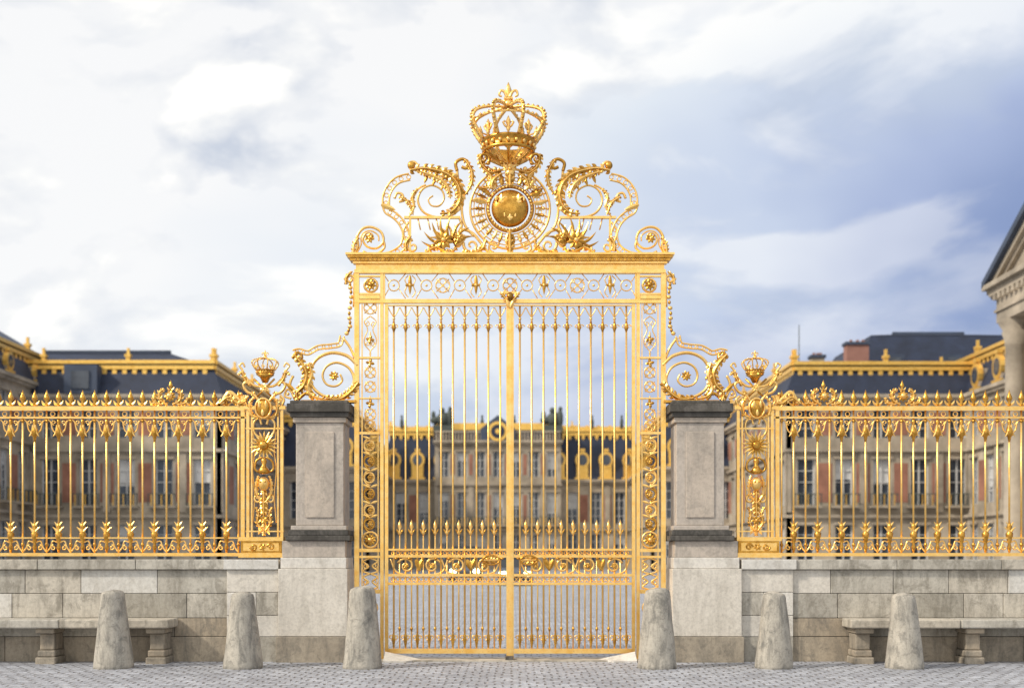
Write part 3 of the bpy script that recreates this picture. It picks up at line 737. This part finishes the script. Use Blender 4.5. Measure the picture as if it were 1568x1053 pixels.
chimney(p, 27.0, 86, 16, 19.0, 1.1, mt=ST); chimney(p, 29.6, 83, 16, 19.6, 1.9); chimney(p, 31.2, 87, 16, 20.2, 1.3, mt=LD)
p.wbox(23.45, 23.51, 78, 78.06, 17, 20.4, DK)
p.obj('palace_wing', PAL)
# court range (deep)
p = MB()
for sg in (-1, 1):
    xi = -14.3 if sg < 0 else 14.0
    if sg < 0:
        p.wbox(-30, xi-.6, 100.6, 121, 0, 10.1, ST)
        facade(p, -23, 100, 1, 0, 23+xi, FC, 3, 1.4); facade(p, xi, 100, 0, 1, 20, FC, 2.9, 1.4)
        mansard(p, -30, xi+.2, 99.8, 121, 10.5, 15.2, 1.6, 15.7, True, 3.0, 'FR')
    else:
        p.wbox(xi+.6, 30, 100.6, 121, 0, 10.1, ST)
        facade(p, xi, 100, 1, 0, 9, FC, 3, 1.4); facade(p, xi, 120, 0, -1, 20, FC, 2.9, 1.4)
        mansard(p, xi-.2, 30, 99.8, 121, 10.5, 15.2, 1.6, 15.7, True, 3.0, 'FL')
p.wbox(-14, 14, 120.6, 134, 0, 10.1, ST)
facade(p, -14.3, 120, 1, 0, 5.4, FC, 2.7, 1.3); facade(p, 5.7, 120, 1, 0, 8.3, FC, 2.77, 1.3)
mansard(p, -16, 16, 119.8, 134, 10.5, 15.9, 1.7, 16.3, True, 2.75, 'F')
xx = -14
while xx < 14.2:
    p.wbox(xx-.2, xx+.2, 121.3, 121.7, 16.5, 17.0, GO); xx += 1.35
p.wbox(-14.5, 14.5, 121.2, 121.4, 16.3, 16.85, GO)
cx0, cx1 = -8.9, 5.7
p.wbox(cx0+.4, cx1-.4, 118.6, 122, 0, 15, ST)
facade(p, cx0, 118, 1, 0, cx1-cx0, [(0, .5, 4.0, 4.7), (4.7, 5.2, 8.9, 9.9), (9.9, 10.7, 13.6, 14.6)], 2.09, 1.15, balc=1)
for k in range(40):
    u = cx0+.2+k*(cx1-cx0-.4)/39; p.wbox(u-.09, u+.09, 117.9, 118.1, 14.95, 15.8, ST)
p.wbox(cx0, cx1, 117.8, 118.2, 15.8, 16.0, ST)
p.wbox(cx0-.2, cx1+.2, 119, 122, 15, 16.9, SL); p.wbox(cx0, cx1, 118.8, 118.99, 16.2, 17.0, GO)
vs = [(-3.6, 117.6, 14.9), (.4, 117.6, 14.9), (.4, 117.6, 16.2), (-1.6, 117.6, 17.8), (-3.6, 117.6, 16.2)]
p.add(vs+[(a, 118.3, z) for a, _, z in vs], [(0, 1, 2, 3, 4), (5, 6, 7, 8, 9)]+[(i, (i+1) % 5, 5+(i+1) % 5, 5+i) for i in range(5)], LD)
K = 16
for rad, yy, mt in ((1.15, 117.45, GO), (.8, 117.4, SL), (.3, 117.35, GO)):
    vs = [(-1.6+rad*cos(2*pi*k/K), y_, 15.9+rad*sin(2*pi*k/K)) for y_ in (yy, 117.62) for k in range(K)]
    p.add(vs, [tuple(range(K))]+[(k, (k+1) % K, K+(k+1) % K, K+k) for k in range(K)], mt)
def w_ball(mb, x, y, z, rx, ry, rz, mat):
    vs = []; n = 10; m_ = 7
    for i in range(m_+1):
        th = pi*i/m_
        for k in range(n): vs.append((x+rx*sin(th)*cos(2*pi*k/n), y+ry*sin(th)*sin(2*pi*k/n), z+rz*cos(th)))
    mb.add(vs, [(i*n+k, i*n+(k+1) % n, (i+1)*n+(k+1) % n, (i+1)*n+k) for i in range(m_) for k in range(n)], mat, True)
for sx in (-8.0, 4.8):
    y = 118.6; p.wbox(sx-1.1, sx+1.1, y-.5, y+.5, 16, 16.7, DK)
    w_ball(p, sx, y, 17.4, .8, .5, .8, DK); w_ball(p, sx-.1, y, 18.4, .32, .32, .4, DK); w_ball(p, sx+.8, y, 17.5, .4, .4, 1.1, DK); w_ball(p, sx+.85, y, 18.6, .24, .24, .3, DK)
    w_ball(p, sx-.9, y, 17.3, .6, .4, .45, DK); w_ball(p, sx-1.1, y, 17.9, .25, .25, .5, DK); w_ball(p, sx+.35, y, 18.0, .6, .2, .2, DK)
for sx in (-13, -3.5, .3, 9.5, 13):
    w_ball(p, sx, 121, 17.2, .22, .22, .7, DK); w_ball(p, sx, 121, 18, .14, .14, .2, DK)
p.obj('palace', PAL)
# colonnaded pavilion at the right
p = MB()
X0 = 27.8; ya, yb = 26.0, 50.0; zc = 17.3
p.wbox(X0+2.2, 52, ya, yb-.2, 0, 14.9, ST)
p.wbox(X0+.25, 52, ya, yb, 15, 16.6, ST); p.wbox(X0+.12, 52, ya-.1, yb+.05, 15.6, 15.75, ST)
p.wbox(X0, 52, ya-.5, yb+.5, 16.62, 17.0, ST); p.wbox(X0-.3, 52, ya-.8, yb+.8, 17.02, zc, ST)
k = ya
while k < yb: p.wbox(X0-.02, X0+.24, k, k+.3, 16.3, 16.61, ST); k += .62
ym = (ya+yb)/2; zt = zc+.52*(yb+.8-ym)
vs = [(X0+.5, ya, zc+.01), (X0+.5, yb, zc+.01), (X0+.5, ym, zt-.7)]; p.add(vs+[(52, a[1], a[2]) for a in vs], [(0, 1, 2), (3, 4, 5), (0, 1, 4, 3), (1, 2, 5, 4), (2, 0, 3, 5)], ST)
for e in (yb+.8, ya-.8):
    for xo, h0, h1 in ((-.3, -.15, .25), (0.0, -.5, -.152), (0.25, -.75, -.502)):
        vs = []
        for xq in (X0+xo, 52):
            vs += [(xq, e, zc+h0), (xq, e, zc+h1), (xq, ym, zt+h1), (xq, ym, zt+h0)]
        p.add(vs, [(0, 1, 2, 3), (4, 5, 6, 7), (0, 1, 5, 4), (1, 2, 6, 5), (2, 3, 7, 6), (3, 0, 4, 7)], ST if xo != -.3 else LD)
def column(mb, x, y, z0, z1, r):
    n = 20; prof = [(r*1.35, z0), (r*1.35, z0+.4), (r*1.1, z0+.6), (r, z0+.8), (r*.98, z0+(z1-z0)*.4), (r*.84, z1-1.5), (r*.95, z1-1.4), (r*.86, z1-1.3), (r*1.15, z1-.7), (r*1.0, z1-.65), (r*1.4, z1-.2), (r*1.4, z1)]
    vs = [(x+rr*cos(2*pi*k/n), y+rr*sin(2*pi*k/n), z) for rr, z in prof for k in range(n)]
    mb.add(vs, [(i*n+k, i*n+(k+1) % n, (i+1)*n+(k+1) % n, (i+1)*n+k) for i in range(len(prof)-1) for k in range(n)], ST, True)
for yy in (48.9, 44.4, 39.9, 35.9, 31.4, 27.1): column(p, X0+.9, yy, .9, 15, .66)
p.wbox(X0-.2, 52, ya-.3, yb+.2, 0, .9, ST)
facade(p, X0+2.15, yb-.3, 0, -1, 23.5, [(0.9, 1.4, 6, 7), (7, 7.8, 12, 14.8)], 4.1, 1.6, brick=False)
facade(p, X0+2.2, ya-.02, 1, 0, 22, [(0.9, 1.4, 6, 7), (7, 7.8, 12, 14.8)], 4.1, 1.6, brick=False)
p.obj('palace_pavilion', PAL)

# ================================================================== vehicles in the court
PAINT = [plain('car_paint', (.10, .11, .13), .3), plain('car_glass', (.03, .035, .04), .08), plain('tyre', (.02, .02, .02), .9), None]
em, ent, eb = mat_new('headlamp_lit'); eb.inputs['Base Color'].default_value = (.9, .95, .85, 1); eb.inputs['Emission Color'].default_value = (.8, 1, .6, 1); eb.inputs['Emission Strength'].default_value = 12
PAINT[3] = em
def vehicle(name, x, y, w, h, L, hood):
    s = MB(); hw = w/2
    def loft(secs, mat):
        vs = []
        for (yy, zz0, zz1, w0, w1) in secs: vs += [(x-w0, y+yy, zz0), (x+w0, y+yy, zz0), (x+w1, y+yy, zz1), (x-w1, y+yy, zz1)]
        fs = [(0, 1, 2, 3), tuple(len(vs)-4+k for k in range(4))]
        for i in range(len(secs)-1):
            for k in range(4): fs.append((i*4+k, i*4+(k+1) % 4, i*4+4+(k+1) % 4, i*4+4+k))
        s.add(vs, fs, mat)
    loft([(0, .35, .7, hw*.86, hw*.8), (.25, .22, .85, hw, hw*.92), (hood, .22, .98, hw, hw*.95), (L-.3, .22, 1.0, hw, hw*.95), (L, .35, .9, hw*.9, hw*.85)], 0)
    loft([(hood-.1, .95, .98, hw*.93, hw*.93), (hood+.55, .95, h-.04, hw*.93, hw*.74), (L-.8, .95, h-.04, hw*.93, hw*.74), (L-.15, .95, 1.0, hw*.93, hw*.9)], 1)
    loft([(hood+.5, h-.04, h, hw*.76, hw*.7), (L-.75, h-.04, h, hw*.76, hw*.7)], 0)
    for sx in (-1, 1):
        for wy in (.8, L-.8):
            n = 16; vs = [(x+sx*(hw-o), y+wy+.32*cos(2*pi*k/n), .32+.32*sin(2*pi*k/n)) for o in (-.02, .22) for k in range(n)]
            s.add(vs, [tuple(range(n)), tuple(range(n, 2*n))]+[(k, (k+1) % n, n+(k+1) % n, n+k) for k in range(n)], 2)
        s.wbox(x+sx*(hw*.72)-.17, x+sx*(hw*.72)+.17, y-.06, y+.1, .54, .74, 3)
        s.wbox(x+sx*(hw+.1)-.1, x+sx*(hw+.1)+.1, y+hood+.3, y+hood+.4, 1.0, 1.15, 0)
    s.wbox(x-.45, x+.45, y-.02, y+.1, .4, .52, 2)
    s.obj(name, PAINT, bevel=.03)
vehicle('parked_car', .2, 44, 1.85, 1.5, 4.3, 1.2)
vehicle('parked_van', -2.9, 55, 2.0, 2.2, 5.0, .8)

# ================================================================== LIGHT, SKY, CAMERA
sv = (-0.72, -0.36, 0.60)
l = math.sqrt(sum(a*a for a in sv)); sv = tuple(a/l for a in sv)
sun = bpy.data.lights.new('sun', 'SUN'); sun.energy = 3.2; sun.angle = radians(5); sun.color = (1, .92, .80)
so = bpy.data.objects.new('sun', sun); scene.collection.objects.link(so)
so.rotation_euler = Vector(sv).to_track_quat('Z', 'Y').to_euler()
w = bpy.data.worlds.new('World'); scene.world = w; w.use_nodes = True; nt = w.node_tree; nt.nodes.clear()
out = N(nt, 'ShaderNodeOutputWorld'); sky = N(nt, 'ShaderNodeTexSky', sky_type='NISHITA'); sky.sun_disc = False
sky.sun_elevation = math.asin(sv[2]); sky.sun_rotation = math.atan2(sv[0], sv[1])
b1 = N(nt, 'ShaderNodeBackground'); b1.inputs['Strength'].default_value = .12; nt.links.new(sky.outputs[0], b1.inputs['Color'])
tc = N(nt, 'ShaderNodeTexCoord'); sep = N(nt, 'ShaderNodeSeparateXYZ'); nt.links.new(tc.outputs['Generated'], sep.inputs[0])
def mapped(loc, sc=(1, 1, 1.9), rot=20):
    mp = N(nt, 'ShaderNodeMapping'); mp.inputs['Scale'].default_value = sc; mp.inputs['Rotation'].default_value = (0, radians(rot), 0); mp.inputs['Location'].default_value = loc
    nt.links.new(tc.outputs['Generated'], mp.inputs['Vector']); return mp.outputs[0]
nbig = noise(nt, mapped((1.7, .4, .3)), 2.3, 4, .5, .3)
A = noise(nt, mapped((5.3, 1.9, 4.2), (1, 1, 2.2), -22), 4.6, 11, .54, .3)
B = noise(nt, mapped((5.3-.045, 1.9, 4.2+.075), (1, 1, 2.2), -22), 4.6, 7, .54, .3)   # same clouds sampled towards the sun: lit rims
z = math_(nt, 'MINIMUM', sep.outputs['Z'], .6)
X = sep.outputs['X']
v = math_(nt, 'ADD', math_(nt, 'MULTIPLY', z, 1.5), .30)
v = math_(nt, 'SUBTRACT', v, math_(nt, 'MULTIPLY', X, 1.0))
v = math_(nt, 'ADD', v, math_(nt, 'MULTIPLY', math_(nt, 'SUBTRACT', nbig, .5), .8), True)
soft = ramp(nt, v, [(0.08, (.19, .26, .46)), (.26, (.27, .35, .59)), (.38, (.42, .50, .73)), (.50, (.60, .68, .85)), (.72, (.80, .86, .94)), (.95, (1.0, 1.0, 1.0))])
cov = ramp(nt, A, [(.46, 0.0), (.54, 1.0)])
rim = math_(nt, 'ADD', math_(nt, 'MULTIPLY', math_(nt, 'SUBTRACT', A, B), 5.5), .46, True)
cc = mixc(nt, rim, (.52, .59, .72), (1.15, 1.13, 1.08))
cloudy = mixc(nt, math_(nt, 'MULTIPLY', cov, math_(nt, 'ADD', math_(nt, 'MULTIPLY', v, .75), .02, True)), soft, cc)
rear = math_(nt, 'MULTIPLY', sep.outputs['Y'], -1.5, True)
rc = ramp(nt, nbig, [(.38, (.46, .54, .70)), (.5, (1.05, 1.04, 1.0)), (.62, (2.2, 2.12, 1.95))])  # unseen sky behind the camera, brightened to light facing stone and gilding
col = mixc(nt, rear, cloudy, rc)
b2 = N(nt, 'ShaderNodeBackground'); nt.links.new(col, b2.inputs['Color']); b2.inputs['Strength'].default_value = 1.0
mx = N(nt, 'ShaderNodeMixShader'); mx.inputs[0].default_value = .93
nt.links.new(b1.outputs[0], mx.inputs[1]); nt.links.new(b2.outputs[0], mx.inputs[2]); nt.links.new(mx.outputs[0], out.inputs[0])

cam = bpy.data.cameras.new('camera'); co = bpy.data.objects.new('camera', cam); scene.collection.objects.link(co)
co.location = (.03, -18, 1.6); co.rotation_euler = (radians(90), 0, 0)
cam.sensor_width = 36; cam.lens = 18*36/15.68
cam.shift_y = (850-526.5)/1568.0
cam.clip_end = 6000; cam.clip_start = .1
cam.dof.use_dof = True; cam.dof.focus_distance = 17.9; cam.dof.aperture_fstop = 0.8
scene.camera = co
